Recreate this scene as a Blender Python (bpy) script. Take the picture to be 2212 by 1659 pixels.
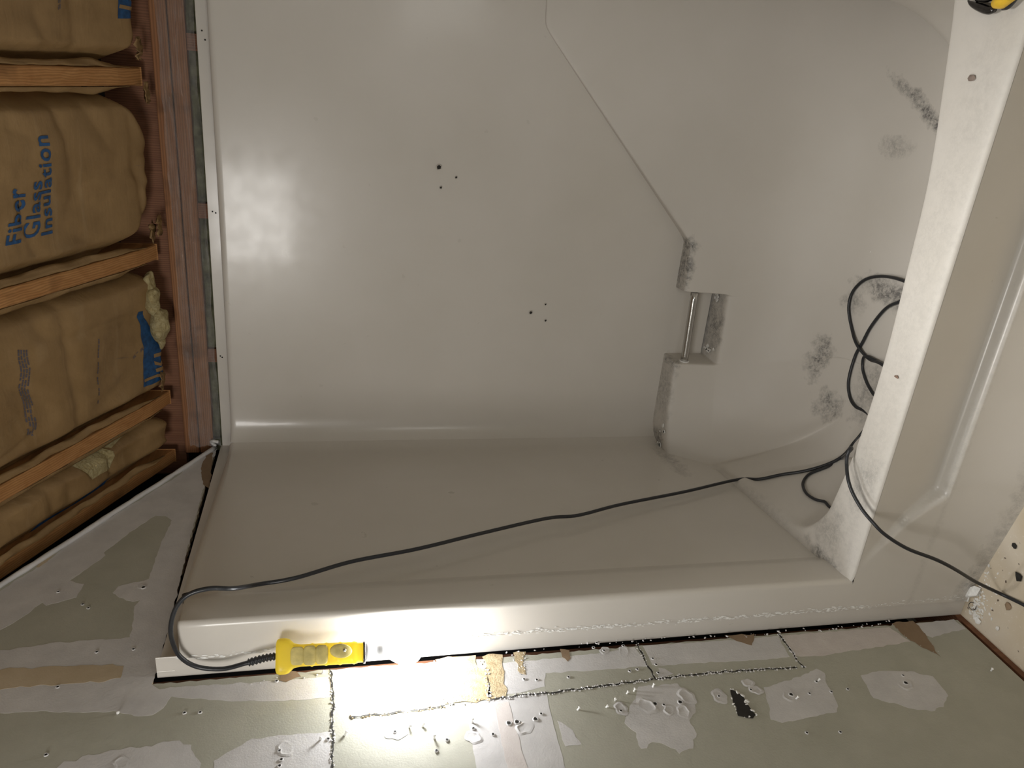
import bpy, bmesh, math, random
from mathutils import Vector, Matrix, noise
random.seed(7)
PI = math.pi
SC = bpy.context.scene
for o in list(bpy.data.objects): bpy.data.objects.remove(o)
C = SC.collection

# ------------------------------------------------------------------ camera, world, lights, exposure
RX = Vector((8.97803876e-02, -2.06175248e-01, -9.74387628e-01))
RY = Vector((-9.18359972e-01, -3.95745103e-01, -8.80419084e-04))
RF = Vector((-3.85427612e-01, 8.94917639e-01, -2.24873244e-01))
CAM = Vector((1.16532, -1.25024, 1.52733)); FPX = 1655.44
cd = bpy.data.cameras.new('camera'); cam = bpy.data.objects.new('camera', cd); C.objects.link(cam)
cam.matrix_world = Matrix(((RX.x, -RY.x, -RF.x, CAM.x), (RX.y, -RY.y, -RF.y, CAM.y), (RX.z, -RY.z, -RF.z, CAM.z), (0, 0, 0, 1)))
cd.sensor_width = 36; cd.lens = 36 * FPX / 2212; cd.clip_start = .02
SC.camera = cam
W = bpy.data.worlds.new('world'); SC.world = W; W.use_nodes = True
W.node_tree.nodes['Background'].inputs[0].default_value = (.95, .97, 1, 1)
W.node_tree.nodes['Background'].inputs[1].default_value = .06
def area(name, loc, target, size, power, col):
    l = bpy.data.lights.new(name, 'AREA'); l.shape = 'RECTANGLE'; l.size = size[0]; l.size_y = size[1]; l.energy = power; l.color = col
    o = bpy.data.objects.new(name, l); C.objects.link(o); o.location = loc
    o.rotation_euler = (Vector(target) - Vector(loc)).to_track_quat('-Z', 'Y').to_euler(); return o
area('room_light', (.22, -1.45, 1.98), (.75, .6, 1.1), (.5, .45), 7.5, (1, .97, .93))
area('bounce_light', (1.45, -1.45, .95), (.2, -.2, .45), (.6, .5), 1.9, (1, .98, .93))  # added fill in place of bounced light, lifts the lower left wall
sp = area('rim_fill_light', (.85, .0, 2.26), (.85, -.02, 0), (.30, .10), 1.0, (1, .985, .95)); sp.data.spread = math.radians(50)  # added overhead fill, no real fixture; brightens the top of the tub rim
BULB_POWER = 115
vs = SC.view_settings; vs.view_transform = 'Standard'; vs.look = 'None'; vs.exposure = 0.86; vs.gamma = 1; vs.use_curve_mapping = False

# ------------------------------------------------------------------ helpers
def ray(u): return RX * ((u[0] - 1106) / FPX) + RY * ((u[1] - 829.5) / FPX) + RF
def at(u, axis, val):
    """point of the plane axis=val seen at u, used once to measure real positions"""
    d = ray(u); return CAM + d * ((val - CAM[axis]) / d[axis])
TM = math.tan(.47); YP = .966; ZP = 1.975
def roofpt(u, off=0):
    d = ray(u); s = (ZP + off + (YP - CAM.y) * TM - CAM.z) / (d.z + d.y * TM); return CAM + d * s
def setp(o, label=None, cat=None, group=None, kind=None):
    if label: o['label'] = label
    if cat: o['category'] = cat
    if group: o['group'] = group
    if kind: o['kind'] = kind
    return o
def thing(name, label, cat, loc=(0, 0, 0), group=None):
    o = bpy.data.objects.new(name, None); C.objects.link(o); o.location = loc; o.empty_display_size = .05
    return setp(o, label, cat, group)
def link(name, me, mats, parent=None, smooth=True, kind=None, label=None):
    if not isinstance(mats, (list, tuple)): mats = [mats]
    for m in mats: me.materials.append(m)
    if smooth:
        for p in me.polygons: p.use_smooth = True
    o = bpy.data.objects.new(name, me); C.objects.link(o)
    if parent is not None:
        o.parent = parent; o.matrix_parent_inverse = Matrix.Translation(-parent.location)
    if kind: o['kind'] = kind
    if label: o['label'] = label
    return o
def fromdata(name, vs_, fs, mats, parent=None, smooth=True, kind=None, label=None, mi=None):
    me = bpy.data.meshes.new(name); me.from_pydata([tuple(v) for v in vs_], [], fs); me.update()
    o = link(name, me, mats, parent, smooth, kind, label)
    if mi:
        for p, i in zip(me.polygons, mi): p.material_index = i
    return o
def frombm(name, bm, mats, parent=None, smooth=True, kind=None, label=None):
    me = bpy.data.meshes.new(name); bm.to_mesh(me); bm.free()
    return link(name, me, mats, parent, smooth, kind, label)
def grid(name, rows, mats, parent=None, smooth=True, kind=None, flip=False, label=None):
    n = len(rows[0]); v = [p for r in rows for p in r]; f = []
    for i in range(len(rows) - 1):
        for j in range(n - 1):
            a = i * n + j; q = (a, a + 1, a + n + 1, a + n); f.append(q[::-1] if flip else q)
    return fromdata(name, v, f, mats, parent, smooth, kind, label)
def subsurf(o, lv=2):
    m = o.modifiers.new('sub', 'SUBSURF'); m.levels = lv; m.render_levels = lv; return o
def bevel(o, w, seg=2):
    m = o.modifiers.new('bev', 'BEVEL'); m.width = w; m.segments = seg; m.limit_method = 'ANGLE'; return o
def box(bm, a, b, mi=0):
    x0, y0, z0 = a; x1, y1, z1 = b
    v = [bm.verts.new(p) for p in ((x0,y0,z0),(x1,y0,z0),(x1,y1,z0),(x0,y1,z0),(x0,y0,z1),(x1,y0,z1),(x1,y1,z1),(x0,y1,z1))]
    for q in ((3,2,1,0),(4,5,6,7),(0,1,5,4),(1,2,6,5),(2,3,7,6),(3,0,4,7)):
        f = bm.faces.new([v[i] for i in q]); f.material_index = mi
    return v
def catmull(pts, n=8):
    P = [Vector(p) for p in pts]; P = [2 * P[0] - P[1]] + P + [2 * P[-1] - P[-2]]; out = []
    for i in range(1, len(P) - 2):
        a, b, c, d = P[i-1:i+3]
        for k in range(n):
            t = k / n; out.append(.5 * ((2*b) + (c-a)*t + (2*a-5*b+4*c-d)*t*t + (3*b-a-3*c+d)*t**3))
    out.append(P[-2]); return out
def tube(bm, pts, r, seg=10, mi=0, caps=True):
    n = len(pts); R_ = r if callable(r) else (lambda i: r); prev = None; rings = []
    up = None
    for i, p in enumerate(pts):
        t = (pts[min(i+1, n-1)] - pts[max(i-1, 0)]).normalized()
        if up is None: up = t.orthogonal().normalized()
        up = (up - t * up.dot(t)); up = up.normalized() if up.length > 1e-6 else t.orthogonal().normalized()
        s = t.cross(up); ri = R_(i)
        rings.append([bm.verts.new(p + (up * math.cos(a) + s * math.sin(a)) * ri) for a in [2*PI*k/seg for k in range(seg)]])
    for a, b in zip(rings, rings[1:]):
        for k in range(seg):
            f = bm.faces.new((a[k], a[(k+1) % seg], b[(k+1) % seg], b[k])); f.material_index = mi
    if caps:
        bm.faces.new(rings[0][::-1]).material_index = mi; bm.faces.new(rings[-1]).material_index = mi
def lerp(tab, x):
    if x <= tab[0][0]: return tab[0][1]
    for (a, b), (c, d) in zip(tab, tab[1:]):
        if x <= c: return b + (d - b) * (x - a) / (c - a)
    return tab[-1][1]
def sst(a, b, x):
    t = max(0, min(1, (x - a) / (b - a))); return t * t * (3 - 2 * t)

# ------------------------------------------------------------------ materials
class NT:
    def __init__(s, name):
        s.m = bpy.data.materials.new(name); s.m.use_nodes = True; s.t = s.m.node_tree; s.n = s.t.nodes
        s.b = s.n['Principled BSDF']; s.out = s.n['Material Output']; s.tc = s.n.new('ShaderNodeTexCoord').outputs['Object']
    def L(s, a, b): s.t.links.new(a, b)
    def node(s, k, **kw):
        x = s.n.new('ShaderNode' + k)
        for a, v in kw.items(): setattr(x, a, v)
        return x
    def inp(s, x, i, v):
        if hasattr(v, 'links') or isinstance(v, bpy.types.NodeSocket): s.L(v, x.inputs[i])
        else: x.inputs[i].default_value = v
    def noise(s, sc=5, det=4, rough=.5, vec=None, stretch=None, dist=0):
        v = vec or s.tc
        if stretch:
            m = s.node('Mapping'); s.L(v, m.inputs[0]); m.inputs['Scale'].default_value = stretch; v = m.outputs[0]
        x = s.node('TexNoise'); s.L(v, x.inputs['Vector']); x.inputs['Scale'].default_value = sc; x.inputs['Detail'].default_value = det
        x.inputs['Roughness'].default_value = rough; x.inputs['Distortion'].default_value = dist; return x.outputs['Fac']
    def math(s, op, a, b=0, c=0, clamp=False):
        x = s.node('Math', operation=op, use_clamp=clamp); s.inp(x, 0, a); s.inp(x, 1, b); s.inp(x, 2, c); return x.outputs[0]
    def ramp(s, f, a, b, lo=0, hi=1):
        x = s.node('MapRange', clamp=True); s.inp(x, 0, f); s.inp(x, 1, a); s.inp(x, 2, b); s.inp(x, 3, lo); s.inp(x, 4, hi); return x.outputs[0]
    def mix(s, f, a, b, mode='MIX'):
        x = s.node('Mix', data_type='RGBA', blend_type=mode); s.inp(x, 0, f)
        for i, v in ((6, a), (7, b)):
            if isinstance(v, tuple): v = (*v, 1) if len(v) == 3 else v
            s.inp(x, i, v)
        return x.outputs[2]
    def bump(s, h, st=.2, dist=.01, nrm=None):
        x = s.node('Bump'); s.L(h, x.inputs['Height']); x.inputs['Strength'].default_value = st; x.inputs['Distance'].default_value = dist
        if nrm: s.L(nrm, x.inputs['Normal'])
        return x.outputs[0]
    def done(s, col=None, rough=.5, nrm=None, metal=0, spec=.5):
        if col is not None:
            if isinstance(col, tuple): s.b.inputs['Base Color'].default_value = (*col, 1)
            else: s.L(col, s.b.inputs['Base Color'])
        s.inp(s.b, 'Roughness', rough); s.b.inputs['Metallic'].default_value = metal; s.b.inputs['Specular IOR Level'].default_value = spec
        if nrm: s.L(nrm, s.b.inputs['Normal'])
        return s.m
def simple(name, col, rough=.5, metal=0, bs=None, var=.12, spec=.5):
    k = NT(name); n = k.noise(bs or 60, 4)
    c = k.mix(k.ramp(n, .3, .7), tuple(x * (1 - var) for x in col), tuple(min(1, x * (1 + var)) for x in col))
    return k.done(c, rough, k.bump(n, .15, .002), metal, spec)
def gelcoat(name, stains, ro=0., coat=.25):
    """bone coloured fibreglass with scuffs and dirt at given places (x,y,z,rx,ry,rz,strength)"""
    k = NT(name)
    big = k.noise(3, 3); fine = k.noise(900, 2)
    col = k.mix(k.ramp(big, .3, .7), (.60, .565, .51), (.645, .61, .56))
    spk = k.noise(75, 6, .75); spk2 = k.noise(260, 3, .7)
    acc = None; wob = k.math('MULTIPLY', k.math('SUBTRACT', k.noise(28, 4, .6), .45), 2.2)
    for (x, y, z, a, b, c, st, *rt) in stains:
        mp = k.node('Mapping'); mp.vector_type = 'TEXTURE'; k.L(k.tc, mp.inputs[0])
        mp.inputs['Location'].default_value = (x, y, z); mp.inputs['Scale'].default_value = (a, b, c); mp.inputs['Rotation'].default_value = (0, 0, rt[0] if rt else 0)
        ln = k.node('VectorMath', operation='LENGTH'); k.L(mp.outputs[0], ln.inputs[0])
        f = k.ramp(k.math('ADD', ln.outputs['Value'], wob), 1.25, .35, 0, st)
        acc = f if acc is None else k.math('MAXIMUM', acc, f)
    if acc is not None:
        thr = k.math('MULTIPLY', k.ramp(k.math('ADD', spk, k.math('MULTIPLY', spk2, .35)), .55, .78), acc)
        film = k.math('MULTIPLY', acc, .24)
        col = k.mix(film, col, (.30, .28, .25)); col = k.mix(thr, col, (.13, .125, .12))
    pass
    b1 = k.bump(fine, .03, .0006); b2 = k.bump(k.noise(14, 2), .06, .004, b1)
    m = k.done(col, k.ramp(k.noise(25, 4),   .2, .8, .26 + ro, .38 + ro), b2, 0, .5)
    k.b.inputs['Coat Weight'].default_value = coat; k.b.inputs['Coat Roughness'].default_value = .12
    return m
def drywallmat(name, c1, c2, sc=9, rough=.75, bst=.25):
    k = NT(name); n = k.noise(sc, 5, .6); f = k.noise(260, 4, .6)
    col = k.mix(k.ramp(n, .3, .7), c1, c2)
    fl = k.ramp(k.noise(120, 3, .6), .73, .80); col = k.mix(k.math('MULTIPLY', fl, .35), col, (.75, .75, .72))
    return k.done(col, rough, k.bump(k.math('ADD', f, k.math('MULTIPLY', k.noise(30, 3), 1.5)), bst, .0016), 0, .3)
M = {}
M['green'] = drywallmat('green_board_paper', (.41, .402, .335), (.47, .46, .39))
M['mud'] = drywallmat('joint_compound', (.56, .545, .54), (.66, .64, .63), 14, .8, .3)
M['mudpink'] = drywallmat('tape_and_compound', (.60, .545, .52), (.66, .61, .58), 30, .8, .3)
M['tanpaper'] = drywallmat('tan_face_paper', (.50, .40, .27), (.56, .46, .33), 20)
M['brownpaper'] = drywallmat('brown_inner_paper', (.24, .165, .10), (.30, .21, .135), 20)
M['gypsum'] = drywallmat('torn_gypsum_core', (.36, .27, .15), (.55, .45, .29), 70, .9, .9)
M['chalk'] = simple('chalky_plaster', (.74, .72, .68), .85, 0, 200)
M['dark'] = simple('dark_void', (.012, .01, .009), .9)
M['hole'] = simple('dark_hole', (.02, .018, .015), .9)
def woodmat(name, c1, c2, axis, scale=1.):
    k = NT(name); st = [28, 28, 28]; st[axis] = 1.3
    n = k.noise(1.0 * scale, 5, .6, None, tuple(st), 1.2); ring = k.node('TexWave', wave_type='BANDS', bands_direction='Z' if axis == 0 else 'X')
    mp = k.node('Mapping'); k.L(k.tc, mp.inputs[0]); s2 = [45, 45, 45]; s2[axis] = 1.6; mp.inputs['Scale'].default_value = s2
    k.L(mp.outputs[0], ring.inputs[0]); ring.inputs['Scale'].default_value = 1.2; ring.inputs['Distortion'].default_value = 7; ring.inputs['Detail'].default_value = 2; ring.inputs['Detail Scale'].default_value = .6
    col = k.mix(k.ramp(n, .3, .7), c1, c2); col = k.mix(k.math('MULTIPLY', k.ramp(ring.outputs[0], .2, .9), .42), col, tuple(x * .45 for x in c1))
    col = k.mix(k.math('MULTIPLY', k.ramp(k.noise(9, 3), .62, .75), .6), col, tuple(x * .3 for x in c1))
    return k.done(col, .7, k.bump(n, .3, .002), 0, .3)
M['rafter'] = woodmat('rafter_pine', (.36, .165, .055), (.47, .24, .09), 1)
M['plate'] = woodmat('plate_pine', (.27, .115, .05), (.36, .17, .075), 0)
M['stud'] = woodmat('stud_pine', (.20, .085, .045), (.28, .13, .07), 2)
def kraft():
    k = NT('kraft_paper'); n = k.noise(7, 6, .65); w = k.noise(3.0, 4, .6, None, (1, 6, 6), .6); fine = k.noise(150, 3)
    col = k.mix(k.ramp(n, .3, .7), (.205, .122, .048), (.31, .195, .085)); col = k.mix(k.math('MULTIPLY', k.ramp(w, .58, .75), .35), col, (.38, .27, .15))
    return k.done(col, k.ramp(n, .3, .7, .42, .6), k.bump(k.math('ADD', w, k.math('MULTIPLY', fine, .12)), .35, .008), 0, .45)
M['kraft'] = kraft()
M['ink'] = simple('blue_ink', (.010, .06, .165), .55, 0, 90, .35)
M['smallink'] = simple('grey_blue_ink', (.10, .09, .11), .6)
def wool():
    k = NT('yellow_wool'); n = k.noise(60, 6, .7, None, None, 1.5)
    return k.done(k.mix(k.ramp(n, .3, .7), (.34, .25, .10), (.62, .54, .32)), .95, k.bump(n, 1, .008), 0, .1)
M['wool'] = wool()
M['greywool'] = simple('grey_green_wool', (.12, .12, .07), .95, 0, 40, .5)
M['rubber'] = simple('black_cord_rubber', (.018, .019, .022), .38, 0, 200)
M['steel'] = simple('brushed_steel', (.55, .54, .52), .22, 1, 300, .05)
M['darkmetal'] = simple('dark_tool_steel', (.09, .085, .085), .25, 1, 100)
M['toolyellow'] = simple('yellow_tool_grip', (.80, .50, .03), .4)
M['white'] = simple('white_socket_plastic', (.75, .76, .78), .35)
M['paint'] = simple('caulk_white', (.80, .79, .76), .6, 0, 150)
def particle():
    k = NT('particle_board'); n = k.noise(6, 5); v = k.noise(110, 3, .6); sp = k.noise(55, 1, .4)
    col = k.mix(k.ramp(n, .3, .7), (.50, .41, .28), (.60, .53, .43)); col = k.mix(k.math('MULTIPLY', k.ramp(v, .62, .7), .5), col, (.72, .68, .62))
    col = k.mix(k.ramp(sp, .72, .76), col, (.10, .07, .05)); return k.done(col, .8, k.bump(v, .4, .002), 0, .25)
M['floor'] = particle()
def translucent():
    k = NT('amber_plastic'); k.b.inputs['Base Color'].default_value = (.93, .78, .10, 1); k.b.inputs['Roughness'].default_value = .35
    t = k.node('BsdfTranslucent'); t.inputs[0].default_value = (1, .85, .14, 1); x = k.node('MixShader'); x.inputs[0].default_value = .5
    k.L(k.b.outputs[0], x.inputs[1]); k.L(t.outputs[0], x.inputs[2]); k.L(x.outputs[0], k.out.inputs[0]); return k.m
M['amber'] = translucent()
M['amberdull'] = simple('worn_amber_grip', (.56, .46, .16), .6, 0, 50, .25)
def plastic():
    k = NT('clear_film'); t = k.node('BsdfTransparent'); t.inputs[0].default_value = (.93, .93, .93, 1); x = k.node('MixShader')
    k.done((.80, .79, .79), .10, k.bump(k.noise(9, 5, .6, None, (1, 3, 6), 1.5), .8, .02), 0, 1.0)
    lw = k.node('LayerWeight'); lw.inputs[0].default_value = .35; k.L(k.ramp(lw.outputs['Facing'], 0, 1, .10, .55), x.inputs[0])
    k.L(t.outputs[0], x.inputs[1]); k.L(k.b.outputs[0], x.inputs[2]); k.L(x.outputs[0], k.out.inputs[0]); return k.m
M['film'] = plastic()
def glow(st):
    k = NT('lit_bulb'); e = k.node('Emission'); e.inputs[0].default_value = (.96, .98, 1, 1); e.inputs[1].default_value = st; k.L(e.outputs[0], k.out.inputs[0]); return k.m
M['bulb'] = glow(BULB_POWER)

# ================================================================== SETTING
# ---- floor
ft = frombm('floor', (lambda b: (box(b, (-.3, -2.6, -.03), (2.2, 1.2, 0)), b)[1])(bmesh.new()), M['floor'], None, False, 'structure')

# ---- left wall: sheet of green board with the alcove cut out of it
def sl(y): return lerp([(-2.4, 3.62), (-.3, 2.575), (.316, 2.247), (.96, 1.878)], y)
def ragged(pts, step=.02, amp=.0015, seed=0):
    out = []
    for (a, b) in zip(pts, pts[1:]):
        a = Vector(a); b = Vector(b); n = max(1, int((b - a).length / step))
        for i in range(n):
            p = a.lerp(b, i / n)
            d = Vector((b - a).yx); d.x *= -1; d.normalize()
            out.append(p + d * amp * noise.noise(Vector((p.x * 60 + seed, p.y * 60, seed))) * 2)
    out.append(Vector(pts[-1])); return out
outline = [(-.014, .022)]
outline = ragged([(-.014, .03), (-.013, .5), (-.015, .9), (-.016, 1.2), (-.012, 1.5), (-.012, 1.875), (.45, 1.878), (.925, 1.882)], .012, .0022, 3)
outline += [Vector((.955, 1.882))] + [Vector((y, sl(y))) for y in (.9, .7, .5, .316, .1, -.1, -.3, -1, -2.4)] + [Vector((-2.4, .03))]
def slab(name, poly, x0, x1, mats, parent=None, kind=None, label=None):
    """extrude a (y,z) polygon from x0 to x1; sides get material 1 if given"""
    bm = bmesh.new(); n = len(poly)
    a = [bm.verts.new((x1, p[0], p[1])) for p in poly]; b = [bm.verts.new((x0, p[0], p[1])) for p in poly]
    es = [bm.edges.new((a[i], a[(i+1) % n])) for i in range(n)]
    r = bmesh.ops.triangle_fill(bm, use_beauty=True, use_dissolve=False, edges=es)
    for f in bm.faces: f.normal_update()
    fl = [f for f in bm.faces]
    for f in fl:
        if f.normal.x < 0: f.normal_flip()
    s = 1 if isinstance(mats, (list, tuple)) and len(mats) > 1 else 0
    for i in range(n):
        f = bm.faces.new((a[i], b[i], b[(i+1) % n], a[(i+1) % n])); f.material_index = s
    bmesh.ops.recalc_face_normals(bm, faces=[f for f in bm.faces if f not in fl])
    return frombm(name, bm, mats, parent, False, kind, label)
wall = slab('wall_left', outline, -.0127, 0, [M['green'], M['tanpaper']], None, 'structure')
def K(x0, y0, s): return lambda x, y: (x0 + x / s, y0 + y / s)
k3 = K(0, 800, 3.95); k4 = K(0, 1200, 3.614); k5 = K(500, 1240, 3.95); k6 = K(1040, 1240, 3.95); k7 = K(1560, 1240, 3.393)
def onwall(u, x=0.): p = at(u, 0, x); return Vector((p.y, p.z))
def patch(name, pic, th, mat, base=0., rag=.002, seed=1, closed=True, parent=wall, label=None):
    pts = [onwall(u) for u in pic]; pts.append(pts[0]); r = ragged(pts, .008, rag, seed)[:-1]
    return slab(name, r, base, base + th, mat, parent, None, label)
def patchlist(name, items): pass
slope = [(470, 969), (446, 977), (380, 1031), (278, 1094), (157, 1168), (121, 1198), (75, 1229), (-80, 1327)]
cshape = slope + [(-80, 1410), (0, 1362), (40, 1340), (91, 1302), (100, 1309), (165, 1290), (181, 1262), (152, 1254), (200, 1220), (228, 1199), (224, 1194), (286, 1147), (337, 1113), (357, 1115), (372, 1124), (350, 1170), (332, 1220), (321, 1252), (290, 1258), (255, 1267), (243, 1281), (260, 1290), (288, 1301), (303, 1296), (291, 1310), (288, 1345), (280, 1378), (190, 1383), (110, 1390), (0, 1406), (-80, 1412), (-80, 1548), (0, 1540), (100, 1537), (200, 1540), (255, 1538), (290, 1546), (330, 1545), (352, 1530), (370, 1505), (385, 1507), (500, 1514), (558, 1515), (640, 1513), (700, 1508), (716, 1505),
    (715, 1462), (600, 1471), (500, 1477), (400, 1484), (345, 1488), (327, 1478), (345, 1425), (365, 1355), (388, 1255), (403, 1190), (430, 1090), (452, 1010)]
patch('joint_compound', cshape, .00025, M['mud'])
patch('joint_compound', [(722, 1462), (800, 1456), (900, 1448), (1040, 1436), (1180, 1424), (1300, 1410), (1372, 1398), (1400, 1438), (1318, 1446), (1179, 1454), (1177, 1483), (1124, 1496), (1060, 1505), (960, 1516), (850, 1512), (722, 1507)], .00025, M['mud'], seed=2)
patch('joint_compound', [(1388, 1395), (1500, 1388), (1600, 1381), (1680, 1374), (1705, 1418), (1663, 1424), (1560, 1430), (1521, 1431), (1425, 1438), (1410, 1436)], .00025, M['mud'], seed=3)
patch('joint_compound', [(1690, 1373), (1800, 1364), (1920, 1355), (1960, 1382), (1967, 1386), (1900, 1397), (1766, 1417), (1715, 1417)], .00025, M['mudpink'], seed=4)
patch('joint_compound', [(1975, 1348), (2060, 1338), (2085, 1358), (2014, 1377), (1998, 1372)], .00025, M['mud'], seed=5)
patch('joint_compound', [(120, 1660), (138, 1648), (216, 1627), (304, 1612), (387, 1601), (412, 1609), (426, 1643), (430, 1668), (400, 1720), (100, 1720)], .00025, M['mud'], seed=6, rag=.004)
patch('joint_compound', [(461, 1643), (500, 1621), (545, 1597), (601, 1589), (714, 1581), (716, 1710), (480, 1710)], .00025, M['mud'], seed=7)
patch('joint_compound', [(1006, 1520), (1060, 1512), (1124, 1502), (1180, 1495), (1192, 1551), (1221, 1659), (1236, 1720), (1360, 2150), (1130, 2150), (1044, 1720), (1029, 1659)], .00025, M['mud'], seed=8, rag=.001)
patch('joint_tape', [(1066, 1522), (1098, 1516), (1139, 1659), (1150, 1710), (1262, 2150), (1212, 2150), (1108, 1710), (1096, 1659)], .0003, M['mudpink'], .0003, .001, seed=9)
patch('joint_compound', [(1205, 1556), (1230, 1572), (1256, 1607), (1220, 1613)], .00025, M['mud'], seed=10)
patch('joint_compound', [k6(*q) for q in ((1340,960),(1500,950),(1680,930),(1760,1000),(1830,1090),(1825,1180),(1790,1250),(1830,1390),(1800,1480),(1690,1530),(1540,1450),(1500,1430),(1370,1490),(1310,1360),(1220,1270),(1230,1220),(1290,1080))], .00025, M['mud'], seed=11, rag=.004)
patch('joint_compound', [k6(*q) for q in ((1510,800),(1560,810),(1640,855),(1540,885),(1510,870))], .00025, M['mud'], seed=12)
patch('joint_compound', [k7(*q) for q in ((310,835),(500,770),(690,700),(750,725),(790,850),(850,970),(840,1010),(640,1050),(440,1090),(355,1065),(340,960))], .00025, M['mud'], seed=13, rag=.003)
patch('joint_compound', [k7(*q) for q in ((1020,745),(1150,710),(1380,715),(1540,750),(1610,830),(1650,890),(1620,970),(1530,1005),(1400,990),(1260,950),(1110,910),(1060,830))], .00025, M['mud'], seed=14, rag=.003)
patch('tan_paper_strip', [(-80, 1448), (0, 1446), (100, 1442), (230, 1436), (262, 1441), (266, 1452), (260, 1466), (215, 1473), (120, 1480), (0, 1488), (-80, 1492)], .0003, M['tanpaper'], .0003, .003, seed=15)
patch('exposed_paper', [(446, 979), (460, 978), (456, 1030), (451, 1055), (437, 1046), (434, 1012)], .0003, M['brownpaper'], .0003, seed=16)
patch('exposed_paper', [(78, 1226), (92, 1204), (112, 1192), (118, 1196), (100, 1214), (84, 1226)], .0003, M['tanpaper'], .0003, seed=17)
# torn places along the cut edge
tears = [([k5(*q) for q in ((1740,725),(1960,705),(2080,695),(2100,800),(2190,830),(2190,930),(2212,1020),(2200,1080),(1900,1100),(1830,1110),(1790,960),(1770,820))], 'gypsum'),
    ([k6(*q) for q in ((0,710),(40,760),(60,1060),(100,1070),(215,1045),(175,760),(180,690),(100,680))], 'gypsum'),
    ([k6(*q) for q in ((270,670),(380,665),(350,780),(380,860),(330,850),(280,720))], 'gypsum'),
    ([k6(*q) for q in ((670,650),(760,655),(760,720),(740,745),(690,710))], 'brownpaper'),
    ([k7(*q) for q in ((1240,362),(1320,350),(1400,345),(1470,420),(1530,510),(1580,590),(1605,603),(1500,550),(1380,490),(1310,430))], 'brownpaper'),
    ([k7(*q) for q in ((20,455),(120,445),(240,440),(215,530),(140,500))], 'brownpaper'),
    ([(608, 1447), (640, 1450), (650, 1462), (618, 1474), (604, 1470)], 'brownpaper')]
for i, (q, m) in enumerate(tears): patch('torn_patch', q, .0004, M[m], .0005, .003, seed=20 + i)
def lumps(name, pic, step, r, mat, parent=wall, spread=.002, seed=0, strip=.0035, dark=True):
    r = r * .72; mat = M['mud'] if mat == M['chalk'] else mat
    """ragged saw cut: a dark slit with chalky crumbs pushed up along both sides"""
    rnd = random.Random(seed); bm = bmesh.new()
    P = [onwall(u) for u in pic]
    L_ = ragged(P, step, .002, seed)
    if dark:
        for a, b in zip(L_, L_[1:]):
            d = (b - a); n_ = Vector((-d.y, d.x)).normalized() * strip * rnd.uniform(.25, .75)
            v = [bm.verts.new((.0011, q.x, q.y)) for q in (a - n_, b - n_, b + n_, a + n_)]
            f = bm.faces.new(v); f.material_index = 1
    for a, b in zip(L_, L_[1:]):
        for s in (-1, 1):
            if rnd.random() < (.7 if dark else (.28 if name == 'ragged_edge' else .5)):
                d = (b - a); n_ = Vector((-d.y, d.x)).normalized(); q = a.lerp(b, rnd.random()) + n_ * s * (strip * .55 + rnd.random() * spread)
                rr = r * rnd.uniform(.4, 1.2); res = bmesh.ops.create_icosphere(bm, subdivisions=1, radius=rr, matrix=Matrix.Translation((.0008, q.x, q.y)) @ Matrix.Rotation(rnd.random() * 3, 4, 'X') @ Matrix.Diagonal((.7, 1, 1.7, 1)))
                for v in res['verts']: v.co += Vector((rnd.uniform(-1, 1), rnd.uniform(-1, 1), rnd.uniform(-1, 1))) * rr * .35
    return frombm(name, bm, [mat, M['hole']], parent, False)
lumps('saw_cut', [(714, 1447), (718, 1480), (720, 1513), (718, 1560), (718, 1665), (718, 1720)], .006, .0022, M['mud'], seed=1, strip=.003)
lumps('saw_cut', [(756, 1551), (829, 1543), (961, 1526)], .005, .002, M['gypsum'], seed=2, strip=.003)
lumps('saw_cut', [k6(*q) for q in ((90,1070),(460,1025),(850,985),(1150,940),(1480,900),(1800,860),(2212,825))] + [k7(*q) for q in ((150,712),(300,700),(550,688))], .0045, .0026, M['chalk'], seed=3, strip=.003)
lumps('saw_cut', [k6(*q) for q in ((1320,575),(1410,770),(1480,890))], .005, .0022, M['chalk'], seed=4, strip=.0028)
lumps('saw_cut', [k7(*q) for q in ((410,435),(520,590),(600,690))], .005, .0025, M['chalk'], seed=5, strip=.0028)
lumps('torn_edge', [k5(*q) for q in ((1740,722),(1790,960),(1830,1110),(1900,1100),(2200,1080),(2212,1020),(2190,930))], .006, .0025, M['chalk'], seed=6, dark=False)
lumps('torn_edge', [k6(*q) for q in ((0,740),(40,800),(60,1060),(100,1070))], .005, .003, M['chalk'], seed=7, dark=False)
lumps('torn_edge', [k6(*q) for q in ((270,670),(280,720),(330,850),(380,860),(350,780),(380,665))], .006, .002, M['chalk'], seed=8, dark=False)
lumps('torn_edge', [k7(*q) for q in ((1240,362),(1310,430),(1380,490),(1605,603),(1530,510),(1470,420),(1400,345))], .009, .0012, M['chalk'], seed=9, dark=False, spread=.0005, strip=.001)
lumps('ragged_edge', [k6(*q) for q in ((150,690),(660,640),(900,600),(1320,565),(1900,540),(2212,545))] + [k7(*q) for q in ((240,440),(880,395),(1080,375),(1240,350))], .009, .0028, M['chalk'], seed=10, dark=False)
lumps('ragged_edge', [(500, 1479), (560, 1474), (610, 1466), (660, 1462), (715, 1457)], .009, .0022, M['mud'], seed=11, dark=False)
# rectangular slot with raised paper lips
slot = [k7(*q) for q in ((60,845),(110,870),(150,900),(175,940),(215,1000),(245,1035),(225,1062),(120,1040),(100,1000),(75,930))]
patch('cut_slot', slot, .0006, M['hole'], .0010, .003, seed=31)
lumps('torn_edge', slot[:6], .006, .004, M['paint'], seed=12, dark=False, strip=.001)
lumps('torn_edge', slot[6:] + slot[:1], .008, .003, M['paint'], seed=13, dark=False, strip=.001)
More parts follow.
